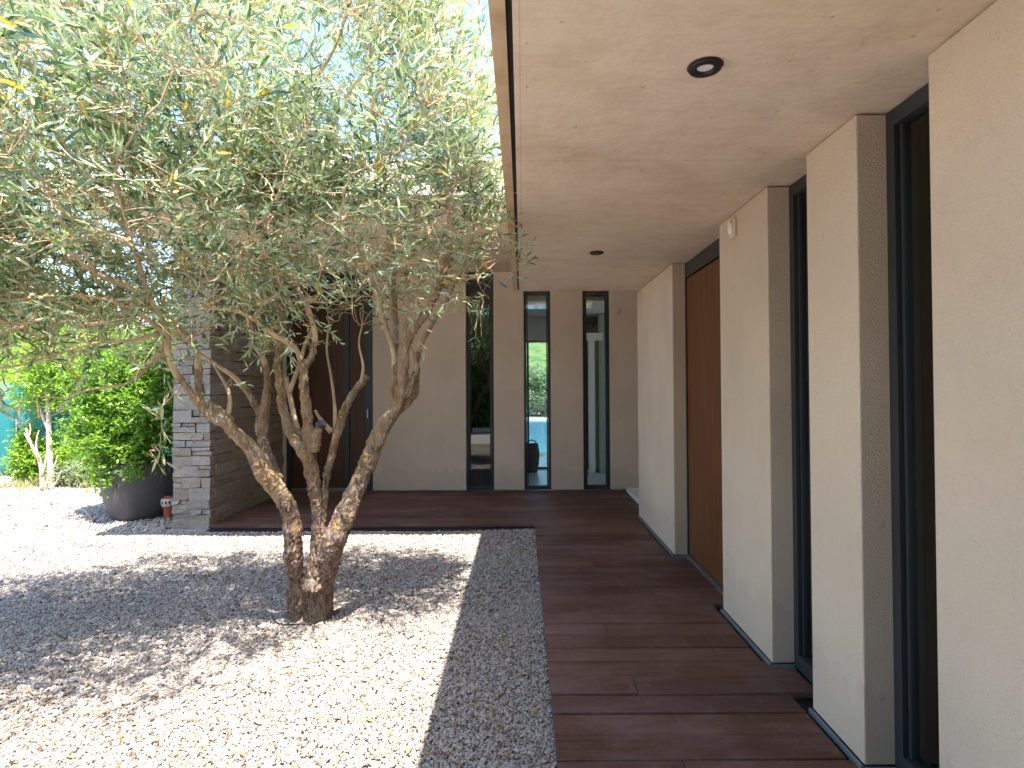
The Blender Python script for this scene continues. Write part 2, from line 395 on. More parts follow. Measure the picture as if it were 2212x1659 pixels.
def deck():
    mb = MB()
    def board(x0, x1, y0, y1):
        z = rng.normal(0, .0012); t = rng.normal(0, .0019, 4); e = .003
        v = []
        for (xx, yy, k) in ((x0, y0, 0), (x1, y0, 1), (x1, y1, 2), (x0, y1, 3)): v.append((xx, yy, -.028))
        for (xx, yy, k) in ((x0, y0, 0), (x1, y0, 1), (x1, y1, 2), (x0, y1, 3)): v.append((xx, yy, z + t[k] - e))
        for (xx, yy, k) in ((x0 + e * .4, y0 + e, 0), (x1 - e * .4, y0 + e, 1), (x1 - e * .4, y1 - e, 2), (x0 + e * .4, y1 - e, 3)): v.append((xx, yy, z + t[k]))
        f = [(8, 9, 10, 11)]
        for a, c in ((0, 4), (4, 8)):
            for k in range(4): f.append((a + k, a + (k + 1) % 4, c + (k + 1) % 4, c + k))
        mb.add(v, f)
    p = .1515; g = .0105; y = -3.0; i = 0
    while y < FY - .01:
        y1 = min(y + p - g + rng.normal(0, .0020), FY - .004)
        far = y > DY0 - .02
        xs = SX1 + .01 if far else DX0
        xe = WX - .028 if y < 6.0 else 2.1
        if (1.73 < y < 2.0) or (2.46 < y < 2.8) or (3.55 < y < 4.6): xe = 1.338
        xs2 = xs
        cuts = []
        if far:
            c = xs + rng.uniform(.6, 1.9)
            while c < xe - .4: cuts.append(c); c += rng.uniform(1.5, 2.4)
        elif i % 4 == 1: cuts = [rng.uniform(.45, .95)]
        for c in cuts + [xe]:
            board(xs2, c - (.0015 if c != xe else 0), y, y1); xs2 = c + .0015
        y += p; i += 1
    o = mb.build('deck', DECK); tag(o, kind='structure')
    m2 = MB(); m2.box(DX0 + .02, 2.1, -3, 6.0, -.044, -.032); m2.box(SX1 + .02, 2.1, DY0 + .02, FY - .01, -.0435, -.0325)
    tag(m2.build('deck_substructure', BLACK), kind='structure')
deck()

# ------------------------------------------------------------------ the house
house = thing('house', 'modern beige rendered house with concrete canopies, slot windows and dark timber deck', 'house', (0, 6, 0))
def part(mb, name, mat, parent=None, smooth=False, label=None):
    o = mb.build(name, mat, None, smooth); p = parent or house
    o.parent = p
    # keep world placement
    if p.type == 'EMPTY': o.matrix_parent_inverse = Matrix.Translation(-p.location)
    if label: o['label'] = label
    return o
ZS = 2.40; ZT = 2.66; SE = 6.0     # near slab
XE = -0.082
Z2 = 2.93; Z2T = 3.21; YF = 4.52   # far slab
# right wall piers: (y0,y1)
piers = [(-3.5, 1.712), (2.083, 2.451), (2.844, 3.534), (4.651, 6.06)]
WT = .125
for (y0, y1) in piers:
    m = MB(); z0 = .016
    m.box(WX, WX + WT + .12, y0, y1, z0, ZS - .006)
    o = part(m, 'wall', STUCCO)
    bv = o.modifiers.new('b', 'BEVEL'); bv.width = .006; bv.segments = 2
    m = MB()   # zinc strip at its foot, with the dark joint under it
    m.box(WX - .012, WX - .001, y0 + .004, y1 + .012, -.010, .012)
    if y0 > 0: m.box(WX + .001, WX + WT - .01, y0 - .012, y0 - .001, -.010, .012)
    part(m, 'base_trim', FLASH, o)
# body of the right wing behind the piers (dark rooms)
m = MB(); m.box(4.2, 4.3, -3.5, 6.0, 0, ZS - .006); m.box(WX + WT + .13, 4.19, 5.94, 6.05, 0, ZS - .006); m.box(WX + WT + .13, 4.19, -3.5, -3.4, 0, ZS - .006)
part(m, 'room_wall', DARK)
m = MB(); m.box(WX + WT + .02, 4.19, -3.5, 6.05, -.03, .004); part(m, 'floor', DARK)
# near slab: concrete soffit, ochre edge strip, drip groove
m = MB(); m.box(XE + .062, 4.5, -3.6, SE, ZS, ZT - .002); part(m, 'canopy', CONCRETE, label='board marked concrete canopy soffit over the deck')
can = house.children[-1]
m = MB(); m.box(XE, XE + .044, -3.6, SE - .004, ZS - .002, ZT); part(m, 'edge_strip', EDGE, can)
m = MB(); m.box(XE + .0445, XE + .0615, -3.6, SE - .002, ZS + .012, ZT - .004); part(m, 'drip_groove', BLACK, can)
# far slab
m = MB(); m.box(-3.78, 4.8, YF, 11.2, Z2, Z2T); part(m, 'roof_slab', CONCRETE, label='higher concrete roof slab projecting over the entrance')
# wall above the near slab level for the right wing
m = MB(); m.box(WX + .02, 4.4, 5.2, 6.0, ZT + .002, Z2 - .002); part(m, 'wall', STUCCO)

# far wall: pieces between openings
op = [(-3.145, -1.985), (-.742, -.372), (.030, .388), (.818, 1.176)]
xs = [SX1] + [v for o_ in op for v in o_] + [3.2]
for k in range(0, len(xs), 2):
    a, c = xs[k], xs[k + 1]
    if c - a < .02: continue
    m = MB(); m.box(a, c, FY, FY + .20, .014, Z2 - .004)
    o = part(m, 'wall', STUCCO); bv = o.modifiers.new('b', 'BEVEL'); bv.width = .006; bv.segments = 2
m = MB(); m.box(1.98, 2.2, 6.06, FY - .002, .014, Z2 - .004); part(m, 'wall', STUCCO)
m = MB(); m.box(1.37, 1.97, 6.35, 7.50, -.02, .055); part(m, 'step', WHITE, label='pale door step in the corner recess')

def window(x0, x1, y, z0, z1, axis='x', fw=.034, depth=.06, bars=()):
    """slot window; axis 'x': in the far wall; 'y': in the right wall"""
    m = MB(); g = MB()
    def bx(mm, a0, a1, d0, d1, c0, c1):
        if axis == 'x': mm.box(a0, a1, y + d0, y + d1, c0, c1)
        else: mm.box(y + d0, y + d1, a0, a1, c0, c1)
    bx(m, x0, x0 + fw, 0, depth, z0, z1); bx(m, x1 - fw, x1, 0, depth, z0, z1)
    bx(m, x0 + fw, x1 - fw, 0, depth, z1 - fw * 1.3, z1); bx(m, x0 + fw, x1 - fw, 0, depth, z0, z0 + fw * 1.6)
    i = fw + .004
    for (a, c) in ((x0 + i, x0 + i + .016), (x1 - i - .016, x1 - i)): bx(m, a, c, .018, depth - .008, z0 + fw * 1.6, z1 - fw * 1.3)
    bx(g, x0 + fw - .003, x1 - fw + .003, .030, .038, z0 + fw * 1.6 - .003, z1 - fw * 1.3 + .003)
    w_ = part(m, 'window', METAL); part(g, 'pane', GLASS, w_); return w_
for k in (1, 2, 3): window(op[k][0] + .001, op[k][1] - .001, FY + .035, .012, Z2 - .006)
window(1.713, 2.082, WX + WT - .015, .004, ZS - .008, 'y', fw=.045, depth=.075)
window(2.452, 2.843, WX + WT - .015, .004, ZS - .008, 'y', fw=.045, depth=.075)

# right-hand timber door
def door_right():
    y0, y1, x = 3.536, 4.649, WX + .105
    m = MB(); m.box(x + .012, x + .06, y0 + .075, y1 - .012, .03, ZS - .135); d = part(m, 'door', WOOD, label='tall plain red brown timber door in the right wall')
    f = MB(); f.box(x - .012, x + .07, y0, y0 + .07, .004, ZS - .008); f.box(x, x + .07, y1 - .010, y1, .004, ZS - .009)
    f.box(x, x + .07, y0 + .07, y1 - .010, ZS - .125, ZS - .0085); part(f, 'frame', METAL, d)
    t = MB(); t.box(x - .012, x + .07, y0 + .072, y1 - .012, -.004, .024); part(t, 'threshold', CHROME, d)
door_right()
def door_far():
    x0, x1 = op[0]; y = FY + .06
    xa = at(632, 900, y)[0]; xm0 = at(745, 900, y)[0]; xm1 = at(755, 900, y)[0]; xb = at(791, 900, y)[0]
    m = MB(); m.box(xa, xm0, y, y + .05, .05, 2.62); d = part(m, 'door', WOOD2, label='dark timber entrance door behind the olive tree')
    f = MB(); f.box(x0 + .001, xa - .002, y - .03, y + .06, .012, Z2 - .006); f.box(xm0 + .002, xm1, y - .02, y + .06, .05, 2.62); f.box(xb + .002, x1 - .001, y - .03, y + .06, .012, Z2 - .006)
    f.box(xa - .001, xb + .001, y - .025, y + .06, 2.623, Z2 - .007); part(f, 'frame', METAL, d)
    p = MB(); p.box(xm1 + .002, xb, y + .003, y + .05, .05, 2.62); part(p, 'side_panel', WOOD2, d)
    t = MB(); t.box(xa - .001, xb + .001, y - .035, y + .06, .010, .047); part(t, 'threshold', CHROME, d)
    h = MB(); hx = xb + .03; h.box(hx, hx + .014, y - .075, y - .062, .98, 1.10); h.box(hx, hx + .014, y - .062, y - .03, 1.03, 1.05); part(h, 'handle', CHROME, d)
door_far()

# interior behind the far wall
YB = 9.56
m = MB(); m.box(-3.1, 3.2, FY + .10, YB, -.03, -.002); part(m, 'floor', TILE)
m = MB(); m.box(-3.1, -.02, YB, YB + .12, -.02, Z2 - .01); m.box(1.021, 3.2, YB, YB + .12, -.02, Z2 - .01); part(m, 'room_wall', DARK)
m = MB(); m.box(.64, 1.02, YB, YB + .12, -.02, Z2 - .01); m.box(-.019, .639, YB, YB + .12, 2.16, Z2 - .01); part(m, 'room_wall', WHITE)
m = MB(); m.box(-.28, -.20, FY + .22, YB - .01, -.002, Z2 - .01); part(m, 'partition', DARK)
m = MB(); m.box(-.19, 3.1, FY + .22, YB - .01, 2.56, 2.62); part(m, 'ceiling', WHITE)
# white door casing, dark leaf and grey green wall seen through the right slot window
m = MB(); m.box(1.07, 1.17, 9.10, 9.2, 0, 2.12); m.box(1.025, 1.30, 9.101, 9.2, 2.12, 2.24); part(m, 'partition', WHITE)
m = MB(); m.box(1.18, 1.235, 9.13, 9.19, .01, 2.10); part(m, 'inner_door', BLACK)
m = MB(); m.box(1.237, 3.1, 9.12, 9.22, -.002, 2.55); part(m, 'partition', GREENWALL)
# back window towards the pool
m = MB(); f = .03
m.box(-.018, .012, YB + .02, YB + .08, 0, 2.158); m.box(.608, .638, YB + .02, YB + .08, 0, 2.158); m.box(.013, .607, YB + .02, YB + .08, 2.128, 2.158); m.box(.013, .607, YB + .02, YB + .08, 0, .03); m.box(.10, .122, YB + .021, YB + .079, .031, 2.127)
w_ = part(m, 'window', METAL); g = MB(); g.quad((.01, YB + .05, .03), (.61, YB + .05, .03), (.61, YB + .05, 2.13), (.01, YB + .05, 2.13)); part(g, 'pane', GLASS, w_)

# terrace and pool beyond
m = MB(); m.box(-6, 8, YB + .12, 11.0, -.04, -.012); tag(m.build('terrace', TILE), kind='structure')
def m_water():
    s = NT('pool_water'); p = s.coord(); n = s.noise(s.coord((1, .5, 1)), 5, 4, .6, .5)
    s.set(color=s.ramp(n, [(.3, (.015, .12, .24)), (.7, (.05, .22, .36))]), rough=.08); s.bump(n, .3, .03); return s.m
m = MB(); m.box(-5, 7, 11.01, 23.3, -.10, -.03); tag(m.build('pool', m_water()), kind='structure')
m = MB(); m.box(-6, 8, 23.31, 25, -.04, .02); tag(m.build('pool_surround', TILE), kind='structure')
rl = thing('railing', 'dark horizontal bar railing beyond the pool seen through the middle slot window', 'railing', (0, 24.5, 0))
m = MB()
for z in (.15, .35, .55, .75, .98): m.box(-6, 8, 24.48, 24.52, z, z + .035)
part(m, 'rail', METAL, rl)
for x in np.arange(-6, 8.1, 1.75):
    m = MB(); m.box(x - .025, x + .025, 24.46, 24.475, 0, 1.04); part(m, 'post', METAL, rl)

# tall wicker basket by the back window
bk = thing('basket', 'dark woven basket with handle standing inside the middle slot window', 'basket', (.155, 9.25, 0))
m = MB(); pr = [(.0, .0), (.09, .0), (.115, .12), (.13, .30), (.11, .44), (.10, .46), (.09, .44), (.11, .3)]
lathe(m, pr, (.155, 9.25, .0), 24); part(m, 'body', m_plain('dark_wicker', (.035, .025, .02), .8, 0, .3, .3, .9, 90), bk)
m = MB(); a = np.linspace(0, np.pi, 9); tube(m, np.stack([.155 + .08 * np.cos(a), 9.25 + 0 * a, .44 + .08 * np.sin(a)], -1), .009, 6); part(m, 'handle', BLACK, bk)

# ------------------------------------------------------------------ stone wing wall
def stonewall():
    mb = MB(); core = MB(); core.box(SX0 + .03, SX1 - .03, 5.86, 9.4, -.04, Z2 - .02)
    def block(x0, x1, y0, y1, z0, z1):
        v = []
        for x in (x0, x1):
            for y in (y0, y1):
                for z in (z0, z1):
                    v.append((x + rng.normal(0, .005), y + rng.normal(0, .005), z + rng.normal(0, .0028)))
        mb.add(v, [(0, 1, 3, 2), (4, 6, 7, 5), (0, 4, 5, 1), (2, 3, 7, 6), (0, 2, 6, 4), (1, 5, 7, 3)])
    def course(a0, a1, z0, z1, put, lmin, lmax):
        a = a0
        while a < a1 - .001:
            L = rng.uniform(lmin, lmax); e = min(a + L, a1)
            if a1 - e < lmin * .6: e = a1
            g = .0028
            h = z1 - z0
            if h > .085 and rng.random() < .30:
                s = z0 + h * rng.uniform(.35, .65)
                mid = a + (e - a) * rng.uniform(.35, .7)
                put(a + g, e - g, z0 + g, s - g)
                if rng.random() < .5: put(a + g, mid - g, s + g, z1 - g); put(mid + g, e - g, s + g, z1 - g)
                else: put(a + g, e - g, s + g, z1 - g)
            else: put(a + g, e - g, z0 + g, z1 - g)
            a = e
    z = -.05; i = 0
    while z < Z2 - .05:
        h = rng.choice([.08, .10, .12, .14]) * rng.uniform(.9, 1.1); z1 = min(z + h, Z2 - .012)
        if Z2 - z1 < .06: z1 = Z2 - .012
        off = .10 if i % 2 else .17
        course(SX0, SX1, z, z1, lambda a, e, c, d: block(a, e, 5.83 + rng.normal(0, .007), 5.93, c, d), .10, .24)
        course(5.93, 9.4, z, z1, lambda a, e, c, d: block(SX1 - .08, SX1 + rng.normal(-.002, .006), a, e, c, d), .12, .42)
        course(5.93, 9.4, z, z1, lambda a, e, c, d: block(SX0 + rng.normal(0, .006), SX0 + .08, a, e, c, d), .12, .42)
        z = z1; i += 1
    r = thing('stone_wall', 'thick dry stone pillar wall in grey and tan blocks beside the big planter', 'stone wall', (-3.4, 5.83, 0))
    part(mb, 'stone_facing', STONE, r); part(core, 'core', MORTAR, r)
stonewall()

# ------------------------------------------------------------------ downlights, motion sensor
def downlight(x, y, s, label):
    t = thing('downlight', label, 'ceiling light', (x, y, ZS), 'black recessed downlights in the canopy')
    m = MB(); lathe(m, [(.052 * s, -.0005), (.053 * s, -.006), (.050 * s, -.011), (.031 * s, -.012), (.029 * s, -.009), (.025 * s, -.002)], (x, y, ZS), 48); part(m, 'ring', BLACK, t, True)
    m = MB(); lathe(m, [(.0001, -.003), (.027 * s, -.0031)], (x, y, ZS), 32); part(m, 'lens', LENS, t)
    m = MB(); lathe(m, [(.053 * s, -.0012), (.0565 * s, -.0012)], (x, y, ZS), 48); part(m, 'seal', m_plain('rust', (.25, .07, .02), .8, 0, .2, .3, 0), t)
p = ray(1523, 143); Yd = 1.0 / p[2]; downlight(p[0] * Yd, Yd, .98, 'larger nearer black ring downlight in the concrete canopy')
p = ray(1289, 545); Yd = 1.0 / p[2]; downlight(p[0] * Yd, Yd, .98, 'small farther black ring downlight near the far end of the canopy')
d = ray(1587, 494); Ys = WX / d[0]; zs = H + d[2] * Ys
ms = thing('motion_sensor', 'small cream motion sensor high on the pale wall pier near the timber door', 'motion sensor', (WX, Ys, zs))
m = MB(); m.box(WX - .022, WX - .001, Ys - .034, Ys + .034, zs - .055, zs + .055); o = part(m, 'housing', CREAM, ms); bv = o.modifiers.new('b', 'BEVEL'); bv.width = .006; bv.segments = 3
m = MB(); m.box(WX - .040, WX - .0225, Ys - .028, Ys + .028, zs + .022, zs + .046); o = part(m, 'hood', CREAM, ms); bv = o.modifiers.new('b', 'BEVEL'); bv.width = .007; bv.segments = 3
m = MB(); a = np.linspace(-1.35, 1.35, 13); v = []; 
for zz, rr in ((-.036, .012), (-.028, .022), (0, .026), (.021, .026)):
    for aa in a: v.append((WX - .020 - rr * math.cos(aa) * .8, Ys + rr * math.sin(aa), zs + zz))
f = [(k * 13 + q, k * 13 + q + 1, (k + 1) * 13 + q + 1, (k + 1) * 13 + q) for k in range(3) for q in range(12)]
m.add(v, f); part(m, 'lens', LENS, ms, True)

# ------------------------------------------------------------------ big planter, terracotta vase
PC = np.array([-4.25, 6.36]); 
pot = thing('planter', 'large round anthracite planter pot on the gravel beside the stone wall', 'planter', (PC[0], PC[1], -.03))
m = MB(); lathe(m, [(.0, -.03), (.25, -.03), (.272, -.012), (.290, .02), (.318, .09), (.345, .18), (.366, .29), (.378, .39), (.381, .440), (.388, .448), (.391, .46), (.393, .50), (.390, .55), (.383, .585), (.370, .596), (.355, .590), (.347, .56), (.34, .48)], (PC[0], PC[1], 0), 72); part(m, 'pot', POT, pot, True)
m = MB(); lathe(m, [(.0001, .50), (.2, .505), (.344, .495)], (PC[0], PC[1], 0), 40); part(m, 'soil', SOIL, pot, True)
pv = at(366, 1119, 6.06)
vx, vy = -3.655, 5.98
d = ray(364, 1119); yv = (H + .03) / -d[2]; vx, vy = d[0] * yv, yv
vase = thing('vase', 'small terracotta vase with painted white lattice band by the stone wall', 'vase', (vx, vy, -.03))
TC = m_plain('terracotta', (.36, .105, .045), .6, 0, .4, .15, .2)
s_ = .86
prof = [(.0, -.03), (.052, -.03), (.056, -.01), (.054, .03), (.062, .09), (.078, .13), (.090, .165), (.090, .195), (.078, .225), (.055, .238), (.046, .242), (.05, .255), (.044, .255)]
m = MB(); lathe(m, [(r * s_, z * s_) for r, z in prof], (vx, vy, 0), 40); part(m, 'body', TC, vase, True)
m = MB(); lathe(m, [(.0785 * s_, .125 * s_), (.0915 * s_, .162 * s_), (.0918 * s_, .198 * s_), (.080 * s_, .223 * s_)], (vx, vy, 0), 40); part(m, 'painted_band', m_plain('cream_paint', (.62, .56, .5), .6, 0, .4, .05, 0), vase, True)
m = MB()
for k in range(14):
    a = k / 14 * 6.283; rr = .0935 * s_; z = .176 * s_
    c = np.array([vx + rr * math.cos(a), vy + rr * math.sin(a), z]); tg = np.array([-math.sin(a), math.cos(a), 0])
    m.add([c - tg * .011, c + [0, 0, -.024], c + tg * .011, c + [0, 0, .024]], [(0, 1, 2, 3)])
part(m, 'lattice', BLACK, vase)

# ------------------------------------------------------------------ shrubs
def bush(name, label, cat, c, ells, n, L, mat, stem=PALETWIG, nst=12, ratio=.5, base=None, group=None, up=.25, thin=1.0):
    """foliage spread through ellipsoids (centre, radii) as leaf sprigs on stems"""
    c = np.array(c, float); base = np.array(base if base is not None else (c[0], c[1], -.03), float)
    t = thing(name, label, cat, tuple(base), group)
    wts = np.array([e[3] * e[4] * e[5] for e in ells], float) ** .8; wts /= wts.sum()
    fo, st = MB(), MB()
    k = rng.choice(len(ells), n, p=wts); E = np.array(ells, float)[k]
    u = unit(n); rad = rng.random(n) ** .42 * (1 + .16 * np.sin(u[:, 0] * 7 + u[:, 2] * 5 + k) + .10 * np.sin(u[:, 1] * 13 + u[:, 2] * 11))
    P = E[:, :3] + u * E[:, 3:] * rad[:, None]
    P = P[P[:, 2] > -.02]; n = len(P)
    # sprigs: each point gets 6 leaves about a short axis
    ax = unit(n) * .8 + (P - E[0, :3]) * .5; ax[:, 2] += up; ax /= np.linalg.norm(ax, axis=1)[:, None]
    m = 6
    tt = np.tile(np.linspace(0, 1, m), n)
    PP = np.repeat(P, m, 0) + np.repeat(ax, m, 0) * (tt * L * 2.2)[:, None]
    D = np.repeat(ax, m, 0) * .7 + unit(n * m) * .9
    leaves(fo, PP, D, unit(n * m) * .6 + np.array([0, 0, 1.]), L * rng.uniform(.6, 1.25, n * m), L * ratio * rng.uniform(.7, 1.2, n * m), .3)
    for _ in range(nst):
        q = P[rng.integers(n)]; mid = (base + q) / 2 + rng.normal(0, .08, 3) * (q[2] * .5)
        b0 = base + np.array([rng.normal(0, .05), rng.normal(0, .05), 0])
        pts = spline([b0, mid, q], 5); tube(st, pts, np.linspace(.016, .004, len(pts)) * thin, 5)
    part(fo, 'foliage', mat, t); part(st, 'stem', stem, t, True)
    return t

# the shrub in the planter
px, py = PC
bush('shrub', 'dense bright green shrub growing out of the large anthracite planter', 'shrub', (px, py, 1.0),
     [(px - .02, py, 1.15, .52, .46, .55), (px - .22, py - .1, .85, .42, .40, .28), (px + .05, py + .05, 1.65, .42, .40, .42), (px + .22, py - .15, 1.0, .26, .3, .45), (px - .42, py, 1.40, .40, .36, .42), (px - .55, py + .05, 1.0, .30, .34, .30), (px - .12, py - .42, .50, .15, .10, .17), (px, py - .12, .72, .42, .40, .18), (px + .2, py - .38, .58, .12, .1, .12)],
     6200, .046, GREEN, nst=16, base=(px, py, .53))
# behind: clipped standard tree, lime bushes, cone shrub, bare shrub, grass
def pix(x, y, Y): return at(x, y, Y)
c = pix(95, 830, 8.6)
t_ = bush('standard_tree', 'small garden tree with rounded lime crown on a bare pale stem', 'tree', c,
     [(c[0], c[1], c[2], .46, .5, .48), (c[0] + .45, c[1] + .2, c[2] + .2, .5, .5, .55), (c[0] + .1, c[1] + .1, c[2] + .5, .55, .5, .4)], 3600, .045, LIME, nst=8, base=(c[0], c[1], .95), up=.4)
m = MB(); tube(m, spline([pix(112, 1062, 8.2), pix(109, 1000, 8.3), pix(106, 950, 8.4), pix(104, 880, 8.55), pix(98, 830, 8.6)], 5), np.linspace(.045, .025, 21), 8); tube(m, spline([pix(104, 930, 8.45), pix(92, 900, 8.5), pix(82, 860, 8.6)], 4), np.linspace(.02, .012, 9), 6)
part(m, 'trunk', PALETWIG, t_, True)
c = pix(62, 1000, 8.5)
bush('cone_shrub', 'low glossy green conical shrub in front of the green screen fence', 'shrub', c, [(c[0], c[1], .30, .24, .24, .32), (c[0] - .02, c[1], .62, .15, .15, .24)], 900, .05, LIME, nst=6)
c = pix(165, 1000, 8.7)
bush('hedge_shrub', 'sunlit yellow green shrub left of the planter', 'shrub', c, [(c[0], c[1], .36, .48, .4, .42), (c[0] + .35, c[1] + .1, .45, .4, .4, .45)], 2600, .045, LIME, nst=8)
c = pix(205, 985, 8.4)
bush('silver_shrub', 'low grey green shrub at the edge of the gravel behind the planter', 'shrub', c, [(c[0], c[1], .16, .42, .3, .24), (c[0] - .4, c[1] + .1, .12, .3, .3, .2)], 1300, .04, SILVER, nst=6)
# bare forked shrub
bs = thing('bare_shrub', 'leafless pale forked shrub in front of the small tree', 'shrub', tuple(pix(86, 1058, 8.0)))
m = MB()
for path, r0 in (([(92, 1060), (90, 1020), (84, 990), (70, 965), (62, 945), (56, 925)], .030), ([(84, 990), (78, 965), (80, 945), (84, 930)], .014), ([(70, 965), (60, 950), (52, 935)], .012), ([(90, 1030), (98, 1000), (103, 970), (108, 950)], .018), ([(96, 1060), (104, 1035), (118, 1005), (124, 985)], .014), ([(108, 1060), (122, 1040), (132, 1018)], .010), ([(62, 945), (66, 930), (64, 915)], .010)):
    pts = spline([pix(x, y, 7.95 + .02 * k) for k, (x, y) in enumerate(path)], 4); tube(m, pts, np.linspace(r0, r0 * .35, len(pts)), 7)
part(m, 'branches', PALETWIG, bs, True)
# dry grasses along the bed: uncountable
m = MB(); n = 2600; xx = rng.uniform(-9.5, -4.7, n); yy = 7.95 + rng.uniform(0, .9, n) + .12 * np.sin(xx * 3)
cl = np.sin(xx * 5) + np.sin(xx * 11 + 1) > -.7; xx, yy = xx[cl], yy[cl]; n = len(xx)
D = unit(n) * .35 + np.array([0, 0, 1.]); leaves(m, np.stack([xx, yy, np.full(n, -.04)], -1), D, unit(n), rng.uniform(.08, .26, n), np.full(n, .007), .5)
tag(m.build('dry_grass', DRYGRASS), kind='stuff')
# pale rocks at the edge
for (x, y, r, lb) in ((10, 1040, .20, 'pale rounded rock at the far left edge of the gravel'), (243, 1036, .10, 'small pale rock behind the left rim of the planter')):
    d = ray(x, y + 12); yr = (H + .03) / -d[2]; yr = min(yr, 9); c = np.array([d[0] * yr, yr, .02])
    bm_v, bm_f = ICV.copy(), ICF
    me = MB(); me.add(c + bm_v * np.array([r * 1.3, r, r * .75]) * (1 + rng.normal(0, .1, (12, 1))), bm_f)
    o = me.build('rock', STONE); sb = o.modifiers.new('s', 'SUBSURF'); sb.levels = sb.render_levels = 2; tag(o, lb, 'rock', 'pale rocks at the bed edge')

# green screen fence
def m_net():
    s = NT('green_shade_net'); wv = s.n('TexWave', wave_type='BANDS', bands_direction='Z'); s.l(s.coord(), wv.inputs['Vector']); wv.inputs['Scale'].default_value = 22
    n = s.noise(s.coord((1, 1, .3)), 3, 4, .6)
    k = s.ramp(n, [(.3, (.006, .13, .135)), (.7, (.015, .20, .21))]); k = s.mix(.35, k, s.ramp(wv.outputs['Fac'], [(.2, g3(.6)), (.8, g3(1.2))]), 'MULTIPLY')
    s.set(color=k, rough=.6); s.bump(n, .5, .05); return s.m
NET = m_net()
fe = thing('screen_fence', 'teal green shade net fence at the far left behind the shrubs', 'fence', (-7.2, 9.3, 0))
ca = pix(34, 1040, 8.9)
m = MB(); seg = 24
A = np.array([-12.5, 7.0]); Bc = np.array([ca[0], 8.9]); C = np.array([-3.8, 10.6])
def net(a, c):
    n = 40; tt = np.linspace(0, 1, n); pts = a + (c - a) * tt[:, None]; nn = np.array([-(c - a)[1], (c - a)[0]]); nn = nn / np.linalg.norm(nn)
    v = []
    for z in np.linspace(-.02, 1.5, 8):
        w_ = .02 * np.sin(tt * 40 + z * 3)
        for q in range(n): v.append((pts[q, 0] + nn[0] * w_[q], pts[q, 1] + nn[1] * w_[q], z))
    f = [(r * n + q, r * n + q + 1, (r + 1) * n + q + 1, (r + 1) * n + q) for r in range(7) for q in range(n - 1)]
    m.add(v, f)
net(A, Bc); net(Bc, C); o = part(m, 'net', NET, fe, True); sd = o.modifiers.new('t', 'SOLIDIFY'); sd.thickness = .004
for q in (A, (A + Bc) / 2, Bc, (Bc + C) / 2, C):
    m = MB(); tube(m, [(q[0] + .04, q[1] + .05, -.05), (q[0] + .04, q[1] + .05, 1.56)], .025, 8); part(m, 'post', METAL, fe, True)

# background trees beyond the fence
def bgtree(label, x, y, z0, h, r, mat, n=2600, L=.09):
    t = thing('broadleaf_tree', label, 'tree', (x, y, -.05), 'garden trees beyond the fence')
    fo, st = MB(), MB(); n_ = 0
    E = [(x + rng.normal(0, r * .35), y + rng.normal(0, r * .35), z0 + (h - z0) * rng.uniform(.2, .85), r * rng.uniform(.4, .65), r * rng.uniform(.4, .65), (h - z0) * rng.uniform(.16, .28)) for _ in range(11)]
    for e in E:
        q = int(n / 11); u = unit(q); P = np.array(e[:3]) + u * np.array(e[3:]) * (rng.random(q) ** .4)[:, None] * (1 + .2 * np.sin(u[:, :1] * 9))
        m_ = 5; PP = np.repeat(P, m_, 0) + unit(q * m_) * L * .9
        leaves(fo, PP, unit(q * m_) + np.array([0, 0, -.1]), unit(q * m_) * .7 + np.array([0, 0, .8]), L * rng.uniform(.6, 1.2, q * m_), L * .55 * rng.uniform(.7, 1.2, q * m_), .3)
        pts = spline([(x, y, z0 * .6), ((x + e[0]) / 2, (y + e[1]) / 2, z0 + (e[2] - z0) * .4), e[:3]], 4); tube(st, pts, np.linspace(.05, .012, len(pts)), 6)
    tube(st, spline([(x, y, -.05), (x + .05, y, z0 * .5), (x, y, z0)], 4), np.linspace(.11, .07, 9), 8)
    part(fo, 'crown', mat, t); part(st, 'trunk', BARK, t, True)
bgtree('broad lime green tree behind the screen fence at the left edge', -8.6, 10.9, .8, 3.1, 1.6, LIME, 4200)
bgtree('bright green tree behind the planter shrub', -6.0, 11.0, .6, 3.2, 1.5, LIME, 4200)
bgtree('dark green tree against the stone wall behind the planter', -4.6, 10.2, .5, 3.4, 1.0, GREEN, 3000)
bgtree('grey green tree far left beyond the fence', -11.8, 13.0, 1.0, 4.4, 2.0, SILVER, 3600)
bgtree('tall grey green tree far behind the planter', -8.2, 15.0, 1.2, 4.6, 2.0, SILVER, 3600)
# hillside and trees beyond the pool
m = MB(); nx = 60; X, Yg = np.meshgrid(np.linspace(-60, 60, nx), np.linspace(30, 120, nx), indexing='ij')
Z = -1 + 13 * (1 - np.exp(-np.maximum(Yg - 34, 0) / 32)) + .8 * np.sin(X * .2) * np.cos(Yg * .15)
i, j = np.meshgrid(np.arange(nx - 1), np.arange(nx - 1), indexing='ij')
m.add(np.stack([X, Yg, Z], -1).reshape(-1, 3), np.stack([i * nx + j, (i + 1) * nx + j, (i + 1) * nx + j + 1, i * nx + j + 1], -1).reshape(-1, 4))
s = NT('hill_scrub'); s.set(color=s.ramp(s.noise(s.coord(), .9, 8, .7), [(.35, (.05, .09, .035)), (.5, (.14, .22, .06)), (.7, (.24, .30, .12))]), rough=.95); s.bump(s.noise(s.coord(), 2, 6, .7), 1, .5)
tag(m.build('hill', s.m, smooth=True), kind='structure')
bgtree('pale green bush beyond the pool seen through the middle slot window', 1.0, 27.5, .0, 2.3, 1.7, SILVER, 2600, .13)

